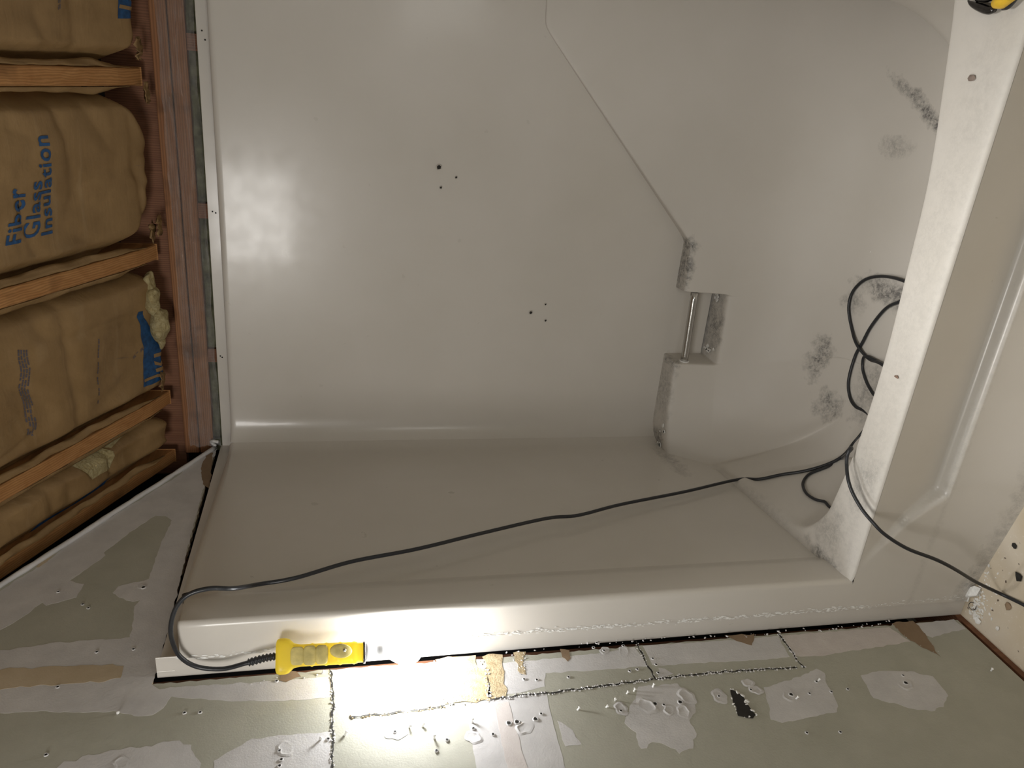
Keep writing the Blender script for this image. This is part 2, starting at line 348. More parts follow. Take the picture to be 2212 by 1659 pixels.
# dents, anchor holes and popped screws
def ringmesh(bm, c, r, w, h, seed=0, arc=(0, 2*PI), seg=26):
    rnd = random.Random(seed); prev = None
    for i in range(seg + 1):
        a = arc[0] + (arc[1] - arc[0]) * i / seg; rr = r * (1 + .1 * math.sin(3 * a + seed)); ring = []
        for q, hh in ((-1, 0), (-.4, .8), (0, 1), (.5, .6), (1, 0)):
            ring.append(bm.verts.new((.0009 + hh * h - .0006 * (abs(q) == 1), c.x + (rr + q * w) * math.cos(a), c.y + (rr + q * w) * math.sin(a))))
        if prev:
            for j in range(4): bm.faces.new((prev[j], prev[j+1], ring[j+1], ring[j]))
        prev = ring
for i, (u, r, h) in enumerate([(k6(1410,1125),.0165,.0022),(k6(1750,1045),.0155,.002),(k6(1725,1175),.013,.002),(k6(1600,1160),.010,.0018),(k6(365,1315),.013,.0013),(k5(1400,1350),.015,.001),(k5(2065,1395),.012,.0012),(k5(460,1490),.013,.0012),(k6(2030,1045),.014,.0009),(k7(490,890),.013,.0012),(k7(1345,810),.014,.0015),(k7(190,800),.010,.0013),(k7(245,850),.011,.0013),(k4(945,1620),.011,.001),(k6(1190,1150),.012,.0012),(k6(1215,660),.011,.0007),(k6(1050,655),.009,.0007),(k4(1110,240),.008,.0007)]):
    bm = bmesh.new(); c = onwall(u); rnd = random.Random(i); a0 = rnd.random() * 6; prev = None; n = 30; ra = [1 + .16 * math.sin(2 * t + i) + .08 * math.sin(5 * t + i * 2) for t in [2*PI*k/n for k in range(n)]]
    cen = bm.verts.new((.0006, c.x, c.y))
    for q, hh in ((.35, .10), (.7, .15), (.84, .5), (.93, 1.), (1.02, .7), (1.15, .2), (1.3, -.1)):
        ring = [bm.verts.new((.0006 + hh * h * (.55 + .45 * math.cos(2*PI*k/n - a0)), c.x + r * q * ra[k] * math.cos(2*PI*k/n), c.y + r * q * ra[k] * math.sin(2*PI*k/n))) for k in range(n)]
        for k in range(n):
            if prev is None: bm.faces.new((cen, ring[k], ring[(k+1) % n]))
            else: bm.faces.new((prev[k], ring[k], ring[(k+1) % n], prev[(k+1) % n]))
        prev = ring
    bmesh.ops.recalc_face_normals(bm, faces=bm.faces)
    o = frombm('compound_dent', bm, M['mud'], wall, True)
holes = [k4(*q) for q in ((1120,250),(455,285),(645,383),(690,412),(755,755),(1043,733),(360,1558),(1440,1230),(1562,1226),(450,1028))] + \
    [k5(*q) for q in ((385,915),(1395,1350),(1840,1418),(1750,1510),(2065,1320),(410,1510),(425,1585),(410,1638),(825,1410))] + \
    [k6(*q) for q in ((365,900),(473,905),(743,882),(1265,830),(1330,815),(1045,655),(1210,615),(955,630),(985,590),(1460,723),(1490,775),(1508,845),(235,1275),(305,1265),(462,1240),(510,1195),(1190,1170),(1480,1110),(1555,1118),(1695,1095),(2025,1045),(100,1370))] + \
    [k7(*q) for q in ((505,885),(640,878),(690,790),(800,865),(920,845),(1345,800),(1325,745),(210,850),(620,1165),(865,1160))]
big = {k6(1480,1110), k6(235,1275), k6(305,1265), k6(462,1240), k6(1695,1095), k7(505,885), k7(1345,800), k4(1120,250)}
for i, u in enumerate(holes):
    c = onwall(u); r = .0036 if u in big else .0022; rnd = random.Random(i); bm = bmesh.new()
    vsr = [bm.verts.new((.0016, c.x + r * rnd.uniform(.75, 1.2) * math.cos(a), c.y + r * rnd.uniform(.75, 1.2) * math.sin(a))) for a in [2*PI*k/10 for k in range(10)]]
    bm.faces.new(vsr).material_index = 1
    ringmesh(bm, c, r * 1.35, r * .45, .0012, i, seg=14)
    frombm('screw_hole', bm, [M['mud'], M['hole']], wall, True)
nails = [k5(*q) for q in ((770,850),(1515,1310),(1625,1305),(1730,1405),(965,1375),(765,1410),(2050,1270))] + [k6(*q) for q in ((1065,1135),(820,1160),(1140,1080),(1240,1020),(1300,1000),(1460,965))] + [k7(*q) for q in ((700,785),(1970,710),(540,915))] + [k4(915, 1235)]
for i, u in enumerate(nails):
    c = onwall(u); rnd = random.Random(i + 50); bm = bmesh.new(); a = Vector((-.001, c.x, c.y)); d = Vector((1, rnd.uniform(-.5, .5), rnd.uniform(-.7, .1))).normalized()
    tube(bm, [a, a + d * .006, a + d * .008, a + d * .0095], lambda k: (.0022, .0016, .0032, .002)[k], 8)
    frombm('popped_fastener', bm, M['paint'], wall, True)
# a fold of dusty paper along the sloping top edge of the board
bm = bmesh.new(); ep = [Vector((.004 + .002 * noise.noise(Vector((y * 9, 0, 0))), y, sl(y) + .002 + .003 * noise.noise(Vector((y * 14, 3, 0))))) for y in [.955 - i * .02 for i in range(60)]]
tube(bm, ep, lambda i: .0065 + .002 * noise.noise(Vector((i * .7, 0, 5))), 8)
frombm('edge_paper', bm, M['mud'], wall, True)
bm = bmesh.new(); tube(bm, catmull([(.008, .955, 1.882), (.02, .96, 1.895), (.028, .95, 1.887), (.03, .94, 1.872)], 6), .005, 8); frombm('edge_paper', bm, M['paint'], wall, True)
# brown uncovered stud edge beside the floor and the cavity behind the board
bm = bmesh.new(); box(bm, (-.16, -2.6, 0), (-.14, 1.2, 3.7)); frombm('cavity_back', bm, M['dark'], wall, False)
for y0 in (-1.25, -.84, -.43, .0, .42, .83):
    bm = bmesh.new(); box(bm, (-.125, y0, .04), (-.045, y0 + .04, sl(y0 + .04) - .12)); o = frombm('wall_stud', bm, M['stud'], wall, False, label='brown wooden stud behind the green board')
bm = bmesh.new(); box(bm, (-.105, -2.4, 0), (-.004, .95, .016)); frombm('sole_plate', bm, M['stud'], wall, False)

# ---- back wall framing and the other walls of the room
bw = frombm('wall_back', (lambda b: (box(b, (-.2, 1.06, 0), (1.9, 1.08, 3.2)), b)[1])(bmesh.new()), M['dark'], None, False, 'structure')
bm = bmesh.new(); rows = [[Vector((-.02 + 1.7 * i / 60, .985 + .02 * noise.noise(Vector((i * .3, j * .6, 2))), 1.2 + .70 * j / 14)) for j in range(15)] for i in range(61)]
grid('wall_wool', rows, M['greywool'], bw, True)
for x0 in (.28, .70, 1.12, 1.54):
    bm = bmesh.new(); box(bm, (x0, .967, 0), (x0 + .04, 1.055, 1.889)); frombm('wall_stud', bm, M['stud'], bw, False)
wr = frombm('wall_right', (lambda b: (box(b, (1.56, -2.6, 0), (1.6, 1.1, 3.6)), b)[1])(bmesh.new()), M['green'], None, False, 'structure')

bm = bmesh.new(); box(bm, (-.1, .985, 1.974), (1.75, 1.02, 2.10)); frombm('blocking_board', bm, M['stud'], bw, False)

# ---- roof framing
deck = bmesh.new(); v = [deck.verts.new(p) for p in ((-.2, 1.2, ZP + .13 + (YP - 1.2) * TM), (1.9, 1.2, ZP + .13 + (YP - 1.2) * TM), (1.9, -2.6, ZP + .13 + (YP + 2.6) * TM), (-.2, -2.6, ZP + .13 + (YP + 2.6) * TM))]
deck.faces.new(v); frombm('ceiling', deck, M['dark'], None, False, 'structure')
def rz(y): return ZP + (YP - y) * TM
rl = ['pale pine rafter furthest from the green wall, running up the roof slope',
      'knotty pine rafter in the middle of the row, grain showing near its foot',
      'pine rafter nearest but one to the green wall, below the yellow wool tuft',
      'dark brown rafter lying along the sloping edge of the green wall']
for i, x0 in enumerate((1.03, .588, .158, -.035)):
    bm = bmesh.new(); y1 = .945; y0 = -2.5; h = .12; w = .04
    rows = []; n = 40; prev = None
    for k in range(n + 1):
        y = y1 + (y0 - y1) * k / n; z = rz(y) + (.012 if i == 3 else 0); wob = .0015 * noise.noise(Vector((y * 6, i, 0)))
        if i < 3 and k == 0: z += .012
        r = [bm.verts.new(p) for p in ((x0 + wob, y, z), (x0 + w + wob, y, z), (x0 + w, y, z + h), (x0, y, z + h))]
        if prev:
            for j in range(4): bm.faces.new((prev[j], prev[(j+1) % 4], r[(j+1) % 4], r[j]))
        prev = r
        if k == 0: bm.faces.new(r)
    bm.normal_update()
    o = frombm('rafter', bm, M['rafter'], None, False); bevel(o, .002, 1); setp(o, rl[i], 'rafter', 'rafters of the roof slope')
bm = bmesh.new(); box(bm, (-.02, YP, 1.932), (1.75, YP + .089, 1.972)); o = bevel(frombm('top_plate', bm, M['plate'], None, False), .003); setp(o, 'upper timber of the doubled plate under the rafter feet', 'wall plate', 'top plates')
bm = bmesh.new(); box(bm, (-.02, YP, 1.890), (1.75, YP + .089, 1.930)); o = bevel(frombm('top_plate', bm, M['plate'], None, False), .003); setp(o, 'lower timber of the doubled plate, wrapped in clear film', 'wall plate', 'top plates')

# ---- insulation batts between the rafters
def foot0(b, u): return (.10 if b[2] == 5. else .05) * abs(2 * u - 1) ** 3.2 + .008 * noise.noise(Vector((u * 9, b[2], 0)))
def batt_pt(b, u, v):
    """u across the bay, v down the slope from the plate; returns a point on the paper"""
    x0, x1, seed = b; x = x0 + (x1 - x0) * u; y = .955 - v
    e = min(u, 1 - u) * (x1 - x0); edge = sst(0, .05, e); foot = sst(-.006, .055, v - foot0(b, u))
    corner = sst(0, .11, math.hypot(max(0, .09 - e), max(0, .09 - v)) * -1 + .10) if (e < .09 and v < .09) else 1
    bul = (.034 * edge * foot)
    q = Vector((x * 5, y * 3, seed)); bul += .013 * noise.noise(q) * edge + .006 * noise.noise(q * 3.1) + .0035 * (1 - abs(noise.noise(q * 4.3))) * edge
    bul += .004 * math.sin(v * 24 + 3 * noise.noise(Vector((x * 3, 0, seed)))) * edge
    cr = max(0, 1 - abs(noise.noise(Vector((y * 5.5 + .25 * x, x * 1.1, seed + 30)))) * 6); bul -= .009 * cr * cr * edge * (1 if y > .55 or seed != 5. else .3)
    cr = max(0, 1 - abs(noise.noise(Vector((y * 3.0 - x * 2, x * 5 + y, seed + 60)))) * 9); bul -= .006 * cr * edge * (1 if y > .55 or seed != 5. else .3)
    z = rz(y) + .028 - bul + .03 * (1 - edge) + .05 * (1 - foot) ** 2
    return Vector((x, y, z))
bays = [(1.072, 1.50, 1.), (.63, 1.028, 5.), (.2, .586, 9.), (.008, .156, 14.)]
bl = ['kraft faced batt furthest from the green wall, with a blue block near its foot',
      'kraft faced batt with big blue lettering and a rounded bulging foot',
      'kraft faced batt with a torn foot showing yellow wool and a blue printed block',
      'narrow kraft faced batt beside the green wall with a hole showing pale wool']
batts = []
for b, l in zip(bays, bl):
    nx = max(16, int((b[1] - b[0]) / .006)); ny = 190
    rows = [[batt_pt(b, i / nx, foot0(b, i / nx) + 1.6 * (j / ny) ** 1.15) for i in range(nx + 1)] for j in range(ny + 1)]
    rt = thing('insulation_batt', l, 'insulation', (b[0], .955, rz(.955)), 'kraft faced insulation batts between the rafters')
    # closed body: paper below, wool block above
    n = nx + 1; top = [[p + Vector((0, 0, .09)) for p in (r[0], r[-1])] for r in rows]
    grid('paper_facing', rows, M['kraft'], rt, True)
    grid('wool_core', [[r[0] + Vector((.004, 0, .004)), Vector((r[0].x + .004, r[0].y, rz(r[0].y) + .10)), Vector((r[-1].x - .004, r[-1].y, rz(r[-1].y) + .10)), r[-1] + Vector((-.004, 0, .004))] for r in rows[::6]], M['wool'], rt, True)
    batts.append(rt)
for bi, (b, rt) in enumerate(zip(bays, batts)):
    for side in (0, 1):
        rows = []
        for j in range(261):
            y = .90 - 1.3 * j / 260; e = noise.noise(Vector((y * 4, bi * 3 + side, 1))); e2 = noise.noise(Vector((y * 17, bi, side + 5)))
            xr = b[side]; sg = 1 if side == 0 else -1; wd = (.014 + .012 * e + .004 * e2) * sst(.90, .80, y)
            rows.append([Vector((xr + sg * (wd * k / 3) , y + .002 * e2, rz(y) + .004 + .007 * e2 * (1 - k / 3) + (.010 + .012 * e) * (k / 3) + .004 * noise.noise(Vector((y * 30, k, bi)))) ) for k in range(4)])
        o = grid('paper_flange', rows, M['kraft'], rt, True); m = o.modifiers.new('s', 'SOLIDIFY'); m.thickness = .0012
def onbatt(b, p, off=.0022):
    """drop a roof-plane point onto the paper of a bay"""
    u = (p.x - b[0]) / (b[1] - b[0]); q = batt_pt(b, max(0, min(1, u)), .955 - p.y); q.x = p.x; q.z -= off; return q
def textmesh(txt, bold=.0):
    c = bpy.data.curves.new('t', 'FONT'); c.body = txt; c.offset = bold; c.resolution_u = 3; c.space_character = 1.08
    o = bpy.data.objects.new('t', c); C.objects.link(o); bpy.context.view_layer.update()
    me = bpy.data.meshes.new_from_object(o.evaluated_get(bpy.context.evaluated_depsgraph_get())); bpy.data.objects.remove(o)
    bm = bmesh.new(); bm.from_mesh(me); return bm
def print_on(name, b, parent, txt, p0, p1, height, mat, bold=0., label=None):
    """lettering: baseline from roof point p0 to p1, letters standing up the slope"""
    bm = textmesh(txt, bold)
    xs = [v.co.x for v in bm.verts]; x0, x1 = min(xs), max(xs); ys = max(v.co.y for v in bm.verts)
    bmesh.ops.triangulate(bm, faces=bm.faces)
    for _ in range(2):
        le = [e for e in bm.edges if e.calc_length() > .12]
        if le: bmesh.ops.subdivide_edges(bm, edges=le, cuts=1); bmesh.ops.triangulate(bm, faces=bm.faces)
    ax = (p1 - p0); up = Vector((-ax.y, ax.x, 0)); up = Vector((0, -1, 0)) if abs(ax.x) > abs(ax.y) else Vector((1, 0, 0))
    for v in bm.verts:
        q = p0 + ax * ((v.co.x - x0) / (x1 - x0)) + up * (v.co.y / ys * height)
        v.co = onbatt(b, q)
    return frombm(name, bm, mat, parent, False, label=label)
off = .0
b2 = bays[1]
lett = [('Fiber', (47, 524), (34, 404), 36), ('Glass', (82, 512), (69, 389), 30), ('Insulation', (113, 504), (78, 291), 28)]
for t, a, c, hpx in lett:
    pa, pc = roofpt(a), roofpt(c); h = abs(roofpt((a[0] - hpx, a[1])).y - pa.y)
    print_on('blue_lettering', b2, batts[1], t, pa, pc, h * .95, M['ink'], .017, label='blue printed word ' + t)
print_on('small_print', b2, batts[1], '6" R-', roofpt((322, 366)), roofpt((346, 362 - 14)), .012, M['smallink'])
def block(name, b, parent, pic, mat, off=.0012, rag=True):
    P_ = [roofpt(u) for u in pic]; bm = bmesh.new(); vs_ = [bm.verts.new((p.x, p.y, 0)) for p in P_]
    es = [bm.edges.new((vs_[i], vs_[(i+1) % len(vs_)])) for i in range(len(vs_))]
    bmesh.ops.triangle_fill(bm, use_beauty=True, edges=es)
    for _ in range(7):
        le = [e for e in bm.edges if e.calc_length() > .012]
        if not le: break
        bmesh.ops.subdivide_edges(bm, edges=le, cuts=1); bmesh.ops.triangulate(bm, faces=bm.faces)
    for v in bm.verts: v.co = onbatt(b, v.co, off)
    return frombm(name, bm, mat, parent, False)
b1 = bays[0]; b3 = bays[2]; b4 = bays[3]
bb1 = block('blue_block', b1, batts[0], [(243, -30), (245, 39), (262, 39), (300, 38), (322, 36), (318, -30)], M['ink'])
for q in ([(245, 16), (303, 28), (302, 20), (246, 8)], [(268, -12), (282, -2), (290, 8), (296, 2), (290, -12)], [(254, -12), (262, -4), (270, 0), (268, -12)]): block('knocked_out_letter', b1, bb1, q, M['kraft'], .0022)
bb3 = block('blue_block', b3, batts[2], [(297, 674), (306, 672), (318, 700), (330, 735), (345, 752), (378, 748), (380, 775), (362, 795), (350, 812), (322, 830), (303, 837), (306, 800), (307, 750)], M['ink'])
for q in ([(328, 765), (345, 760), (344, 768), (328, 773)], [(327, 780), (338, 784), (350, 772), (352, 779), (340, 790), (327, 788)], [(327, 797), (350, 788), (352, 796), (328, 804)], [(305, 820), (330, 808), (350, 806), (348, 811), (328, 815), (305, 826)]): block('knocked_out_letter', b3, bb3, q, M['kraft'], .0022)
def smallprint(b, parent, a, c, wpx, nlines, seed):
    """columns of tiny illegible print"""
    rnd = random.Random(seed); bm = bmesh.new()
    for l in range(nlines):
        t = 0
        while t < 1:
            w = rnd.uniform(.02, .07)
            if rnd.random() < .85:
                o = (l - (nlines - 1) / 2) * wpx
                q = [(a[0] + (c[0] - a[0]) * s + o + e, a[1] + (c[1] - a[1]) * s) for s, e in ((t, -wpx * .3), (t, wpx * .3), (t + w * .8, wpx * .3), (t + w * .8, -wpx * .3))]
                bm.faces.new([bm.verts.new(onbatt(b, roofpt(u), .0012)) for u in q])
            t += w
    frombm('small_print', bm, M['smallink'], parent, False)
smallprint(b3, batts[2], (42, 756), (66, 940), 6, 4, 1)
smallprint(b3, batts[2], (197, 722), (209, 872), 4, 1, 2)
smallprint(b1, batts[0], (121, -20), (125, 20), 4, 2, 3)
smallprint(b2, batts[1], (290, 358), (306, 357), 4, 2, 5)
smallprint(b3, batts[2], (250, 775), (275, 772), 4, 2, 6)
print_on('small_print', b3, batts[2], '6" R-', roofpt((286, 776)), roofpt((310, 752)), .010, M['smallink'])
block('ink_stain', b4, batts[3], [(115, 1150), (135, 1130), (200, 1092), (255, 1050), (280, 1030), (272, 1045), (230, 1075), (170, 1115), (120, 1152)], M['ink'])
def woolblob(parent, cs, seed, name='exposed_wool', squash=.5):
    bm = bmesh.new()
    for (p, r, s) in cs: bmesh.ops.create_icosphere(bm, subdivisions=4, radius=1, matrix=Matrix.Translation(p) @ Matrix.Diagonal((r * s[0], r * s[1], r * s[2], 1)))
    for v in bm.verts:
        q = v.co * 38; n_ = noise.noise(q + Vector((seed, 0, 0))) + .5 * noise.noise(q * 2.5); v.co += Vector((n_, noise.noise(q + Vector((9, 0, 0))), noise.noise(q + Vector((0, 7, 0))))) * .007
    o = frombm(name, bm, M['wool'], parent, True); return o
pp = lambda u, o=0.: roofpt(u, o)
woolblob(batts[2], [(pp((322, 612), .0), .03, (1, .8, .5)), (pp((330, 650), -.01), .038, (1.1, .75, .5)), (pp((345, 700), -.02), .042, (1.15, .8, .55)), (pp((350, 738), -.015), .022, (1, .8, .5))], 1)
block('exposed_wool', b4, batts[3], [(178, 1002), (205, 975), (240, 962), (252, 975), (250, 1012), (222, 1022), (195, 1036), (182, 1020)], M['wool'], .003)
block('exposed_wool', b4, batts[3], [(240, 962), (290, 930), (315, 915), (312, 925), (255, 968)], M['wool'], .002)
# ragged shreds of paper and dark gaps near the rafter feet
for i, (u, bb, prt) in enumerate([((300, 105), b1, 0), ((318, 200), b2, 1), ((330, 500), b2, 1), ((345, 486), b2, 1), ((352, 820), b3, 2)]):
    p = pp(u, -.012); rnd = random.Random(i); bm = bmesh.new(); rws = []
    for a in range(8):
        rws.append([p + Vector((.05 * (a / 7 - .5) + .004 * rnd.uniform(-1, 1), .045 * (c_ / 6 - .5) + .006 * rnd.uniform(-1, 1), .012 * noise.noise(Vector((a * .7, c_ * .8, i))))) for c_ in range(7)])
    o = grid('paper_shred', rws, M['kraft'], batts[prt], True); m = o.modifiers.new('s', 'SOLIDIFY'); m.thickness = .001

# ---- clear plastic film over the plate
rows = []
for j in range(16):
    z = 1.866 + .088 * j / 15; r = []
    for i in range(261):
        x = .01 + 1.6 * i / 260
        y = .955 - .010 * abs(noise.noise(Vector((x * 5, z * 75, 1)))) - .008 * max(0, 1 - 8 * abs(noise.noise(Vector((x * 3, z * 45, 8))))) - .004 * noise.noise(Vector((x * 40, z * 30, 4))) - .004 * math.sin(z * 180 + 5 * noise.noise(Vector((x * 4, 0, 0))))
        r.append(Vector((x, y, z + .004 * noise.noise(Vector((x * 12, 0, 3)))))) 
    rows.append(r)
o = grid('plastic_sheet', rows, M['film'], None, True); setp(o, 'crinkled clear plastic film draped along the top plate behind the surround', 'plastic sheet')
for i, (u, v_) in enumerate([((398, 300), (404, 360)), ((430, 525), (436, 545)), ((448, 905), (452, 930)), ((470, 770), (466, 775))]):
    pass

# ================================================================== FIBREGLASS TUB AND SHOWER UNIT
unit = thing('tub_shower_unit', 'bone coloured one piece fibreglass tub and shower surround, empty and dirty', 'bathtub', (.76, .45, 0))
stU = [(.04, .72, .49, .07, .12, .03, .5)]
stB = [(.625, .90, .482, .10, .06, .03, .95), (.70, .90, .482, .03, .06, .03, 1), (.25, .88, .482, .14, .07, .02, .45), (.04, .86, .482, .06, .06, .02, 1), (.33, .88, .482, .03, .05, .03, .9),
       (.43, .675, .085, .075, .04, .06, 1), (.31, .58, .10, .05, .05, .06, .8), (.68, .50, .06, .035, .14, .05, .9), (.62, .62, .06, .03, .05, .04, .6), (1.13, .52, .06, .022, .20, .06, 1, -.5), (1.20, .36, .06, .10, .10, .06, 1), (1.05, .62, .07, .03, .06, .05, .5), (.95, .42, .06, .22, .05, .05, .3), (.40, .45, .06, .10, .08, .04, .6),
       (.10, .36, .367, .05, .20, .02, .18), (.125, .10, .367, .022, .08, .02, .8), (.20, .10, .367, .10, .08, .02, .35), (.36, .05, .367, .10, .05, .02, .4), (.5, .05, .367, 2, .08, .02, .12),
       (.45, .90, .342, .12, .06, .015, .8)]
stA = [(.5, 0, .175, 1.2, .04, .010, .12), (.4, -.04, .01, .7, .1, .03, .3), (.1, 0, .02, .08, .1, .03, .5)]
GU = gelcoat('gelcoat_walls', stU); GB = gelcoat('gelcoat_tub', stB, .22, 0.); GA = gelcoat('gelcoat_apron', stA)
# upper shell : a plan curve swept upwards
def arc(c, r, a0, a1, n): return [Vector((c[0] + r * math.cos(math.radians(a0 + (a1 - a0) * i / n)), c[1] + r * math.sin(math.radians(a0 + (a1 - a0) * i / n)))) for i in range(n + 1)]
half = [Vector((.045, .012)), Vector((.045, .003))] + arc((.048, .003), .003, 180, 270, 3)[1:] + [Vector((.08, 0))] + arc((.118, .012), .012, -90, 0, 6) + [Vector((.129, .05)), Vector((.1265, .078))]
half += [Vector((.123, .094)), Vector((.1165, .104)), Vector((.111, .12))] + [Vector((.111 - (y - .12) * .1, y)) for y in (.2, .3, .4, .5, .6, .7, .78)]
half += [Vector((.043, .82)), Vector((.042, .845)), Vector((.0445, .868)), Vector((.053, .890)), Vector((.068, .908)), Vector((.090, .920)), Vector((.118, .925))]
half += [Vector((x, .925 + .004 * math.sin((x - .12) / .65 * PI / 2))) for x in (.16, .25, .4, .55, .7)]
# split curve in front jamb, end panel, back panel
def sweep(name, curve, zs, mat, top=False, zb=None):
    rows = [[Vector((c.x, c.y, z)) for c in curve] for z in zs]; return grid(name, rows, mat, unit, True)
zs = [.3515 + (1.815 - .3515) * i / 24 for i in range(25)]
i_j = 18  # index where the jamb ends
mir = lambda cv: [Vector((1.524 - c.x, c.y)) for c in cv]
jamb = half[:i_j]; endp = half[i_j - 1:-9 + 1]; 
for nm, fn in (('', lambda c: c), ('m', mir)):
    rows = [[Vector((c.x, c.y, z)) for c in fn(half[:i_j])] for z in zs]
    tz = 1.815  # closed head of the jamb
    xin = .012 if nm == '' else 1.512
    rows.append([Vector((c.x + (-.004 if nm == '' else .004) * (1 if c.y > .01 else 0), c.y + (.003 if c.y < .02 else 0), tz + .005)) for c in fn(half[:i_j])])
    rows.append([Vector((xin, max(c.y, .01), tz + .006)) for c in fn(half[:i_j])])
    grid('front_jamb', rows, GU, unit, True)
full_e = half[i_j - 1:]
zs2 = zs + [1.822]
for nm, fn in (('', lambda c: c), ('m', mir)):
    ep_ = fn(half[i_j - 1:-8])
    sgn = -1 if nm == '' else 1
    rows = [[Vector((c.x, c.y, z)) for c in ep_] for z in zs2]
    rows += [[Vector((c.x + sgn * .003, c.y + .001, 1.830)) for c in ep_], [Vector((c.x + sgn * .008, c.y + .003, 1.833)) for c in ep_], [Vector((.014 if nm == '' else 1.51, min(c.y + .01, .945), 1.834)) for c in ep_]]
    grid('end_panel', rows, GU, unit, True)
bk = half[-9:] + [Vector((.762, .929))] + mir(half[-9:])[::-1]
rows = [[Vector((c.x, c.y, z)) for c in bk] for z in zs2] + [[Vector((c.x, c.y + .002, 1.829)) for c in bk], [Vector((c.x, c.y + .007, 1.832)) for c in bk], [Vector((c.x, .946, 1.833)) for c in bk]]
grid('back_panel', rows, GU, unit, True)
# nailing flange
bm = bmesh.new()
box(bm, (.010, .006, 1.832), (.0135, .952, 1.866)); box(bm, (.010, .948, 1.832), (1.514, .9515, 1.862)); box(bm, (1.5105, .006, 1.832), (1.514, .952, 1.866))
box(bm, (-.004, .0075, .0), (.046, .011, 1.866)); box(bm, (1.478, .0075, .0), (1.524, .011, 1.866))
o = bevel(frombm('nailing_flange', bm, GU, unit, False), .001)
# staples and nail holes in the flange
bm = bmesh.new()
for u in ((443, 86), (459, 457), (466, 460), (476, 769), (480, 772), (436, 66)):
    p = at(u, 1, .9475); bm = bmesh.new(); bmesh.ops.create_circle(bm, cap_ends=True, radius=.0022, segments=10, matrix=Matrix.Translation((p.x, .9474, p.z)) @ Matrix.Rotation(PI/2, 4, 'X'))
    frombm('flange_hole', bm, M['hole'], unit, False)
# remains of caulk and plaster along the jamb
def caulk(pts, seed, r=.0016, n=4):
    rnd = random.Random(seed); bm = bmesh.new()
    for a, b in zip(pts, pts[1:]):
        a, b = Vector(a), Vector(b); L_ = (b - a).length; k = int(L_ / .0045)
        for i in range(k):
            for _ in range(n):
                if rnd.random() < .55:
                    p = a.lerp(b, (i + rnd.random()) / k) + Vector((rnd.gauss(0, .0032), 0, 0)); rr = r * rnd.uniform(.3, 1.1)
                    res = bmesh.ops.create_icosphere(bm, subdivisions=1, radius=rr, matrix=Matrix.Translation(p) @ Matrix.Diagonal((1, .35, rnd.uniform(1.5, 5), 1)))
                    for v in res['verts']: v.co += Vector((rnd.uniform(-1, 1), 0, rnd.uniform(-1, 1))) * rr * .3
    frombm('caulk_residue', bm, M['paint'], unit, False)
caulk([(.050, -.0006, 1.28), (.048, -.0006, .75)], 1); caulk([(.048, -.0006, .75), (.050, -.0006, .30)], 2, .0018); caulk([(.05, -.0006, .30), (.06, -.0006, .02)], 3, .0015, 2); caulk([(.048, -.0006, 1.82), (.05, -.0006, 1.64)], 4, .0018, 2)
# drill holes in the back panel
for u, r in (((948, 361), .0062), ((985, 383), .0028), ((952, 405), .003), ((1178, 657), .0026), ((1178, 692), .003), ((1146, 675), .0045)):
    p = at(u, 1, .9275); bm = bmesh.new(); rnd = random.Random(int(u[0])); yb = .9250
    rg = [(r * rnd.uniform(.8, 1.15) * math.cos(a), r * rnd.uniform(.8, 1.15) * math.sin(a)) for a in [2*PI*k/12 for k in range(12)]]
    bm.faces.new([bm.verts.new((p.x + q[0], yb - .0004, p.z + q[1])) for q in rg])
    inner = [bm.verts.new((p.x + q[0], yb - .0006, p.z + q[1])) for q in rg]; mid = [bm.verts.new((p.x + q[0] * 1.12, yb - .0014, p.z + q[1] * 1.12)) for q in rg]; out_ = [bm.verts.new((p.x + q[0] * 1.35, yb + .0003, p.z + q[1] * 1.35)) for q in rg]
    for a, b in ((inner, mid), (mid, out_)):
        for k in range(12): f = bm.faces.new((a[k], a[(k+1) % 12], b[(k+1) % 12], b[k])); f.material_index = 1
    frombm('drill_hole', bm, [M['hole'], GU], unit, False)
# tub : sections around the basin, each with the same ten key points
ledge_z = [(.0, .480), (.71, .480), (.735, .50), (1.258, .985), (1.30, .99), (1.6, .99)]
ledge_y = [(-.02, .74), (.02, .765), (.095, .812), (.22, .834), (.335, .843), (.56, .862), (.70, .880), (.76, .896), (1.0, .908), (1.26, .9165), (1.6, .917)]
secs = []
def back(x, niche=False):
    zl = lerp(ledge_z, x); yf = lerp(ledge_y, x); yl = lerp([(0, .70), (.1, .765), (.2, .805), (.33, .832), (.6, .850), (.75, .855), (1.3, .858)], x)
    lo = lerp([(0, 0), (.12, .55), (.3, 1), (2, 1)], x)
    yb = .66 if x > .25 else .60
    e = lerp([(.0, .20), (.15, .16), (.30, .11), (.45, .0), (2, 0)], x)       # columns near the end lean inwards
    sx = lambda k: x + e * k
    if niche:
        ks = [(x, .952, zl), (x, .951, .474), (x, .949, .3495), (x, .944, .3435), (x, yl + .007, .340), (x, yl, .333)]
    else:
        ks = [(x, .935, zl), (x, yf + .004, zl), (x, yf, zl - .005), (x, yl + .004, .352), (x, yl + .001, .340), (x, yl, .333)]
    if x > .7: ks[3:] = [(x, yl + .007, .40), (x, yl, .34), (x, yl - .013, .285)]
    w_ = lerp([(0, 1), (.15, .6), (.35, 0), (2, 0)], x)
    ks += [(sx(.25), yl - .034 - .02 * w_, .22), (sx(.6), yl - .085 - .035 * w_, .14), (sx(1.0), yl - .150 - .05 * w_, .09), (sx(1.5), yl - .23 - .04 * w_, .063), (max(.45, min(1.2, sx(1.5))), .42, .055)]
    return [Vector(k) for k in ks]
xs = [1.50, 1.44, 1.38, 1.32, 1.28, 1.262, 1.24, 1.15, 1.05, .95, .85, .78, .745, .725, .71, .69, .64, .59, .566]
for x in xs: secs.append(back(x))
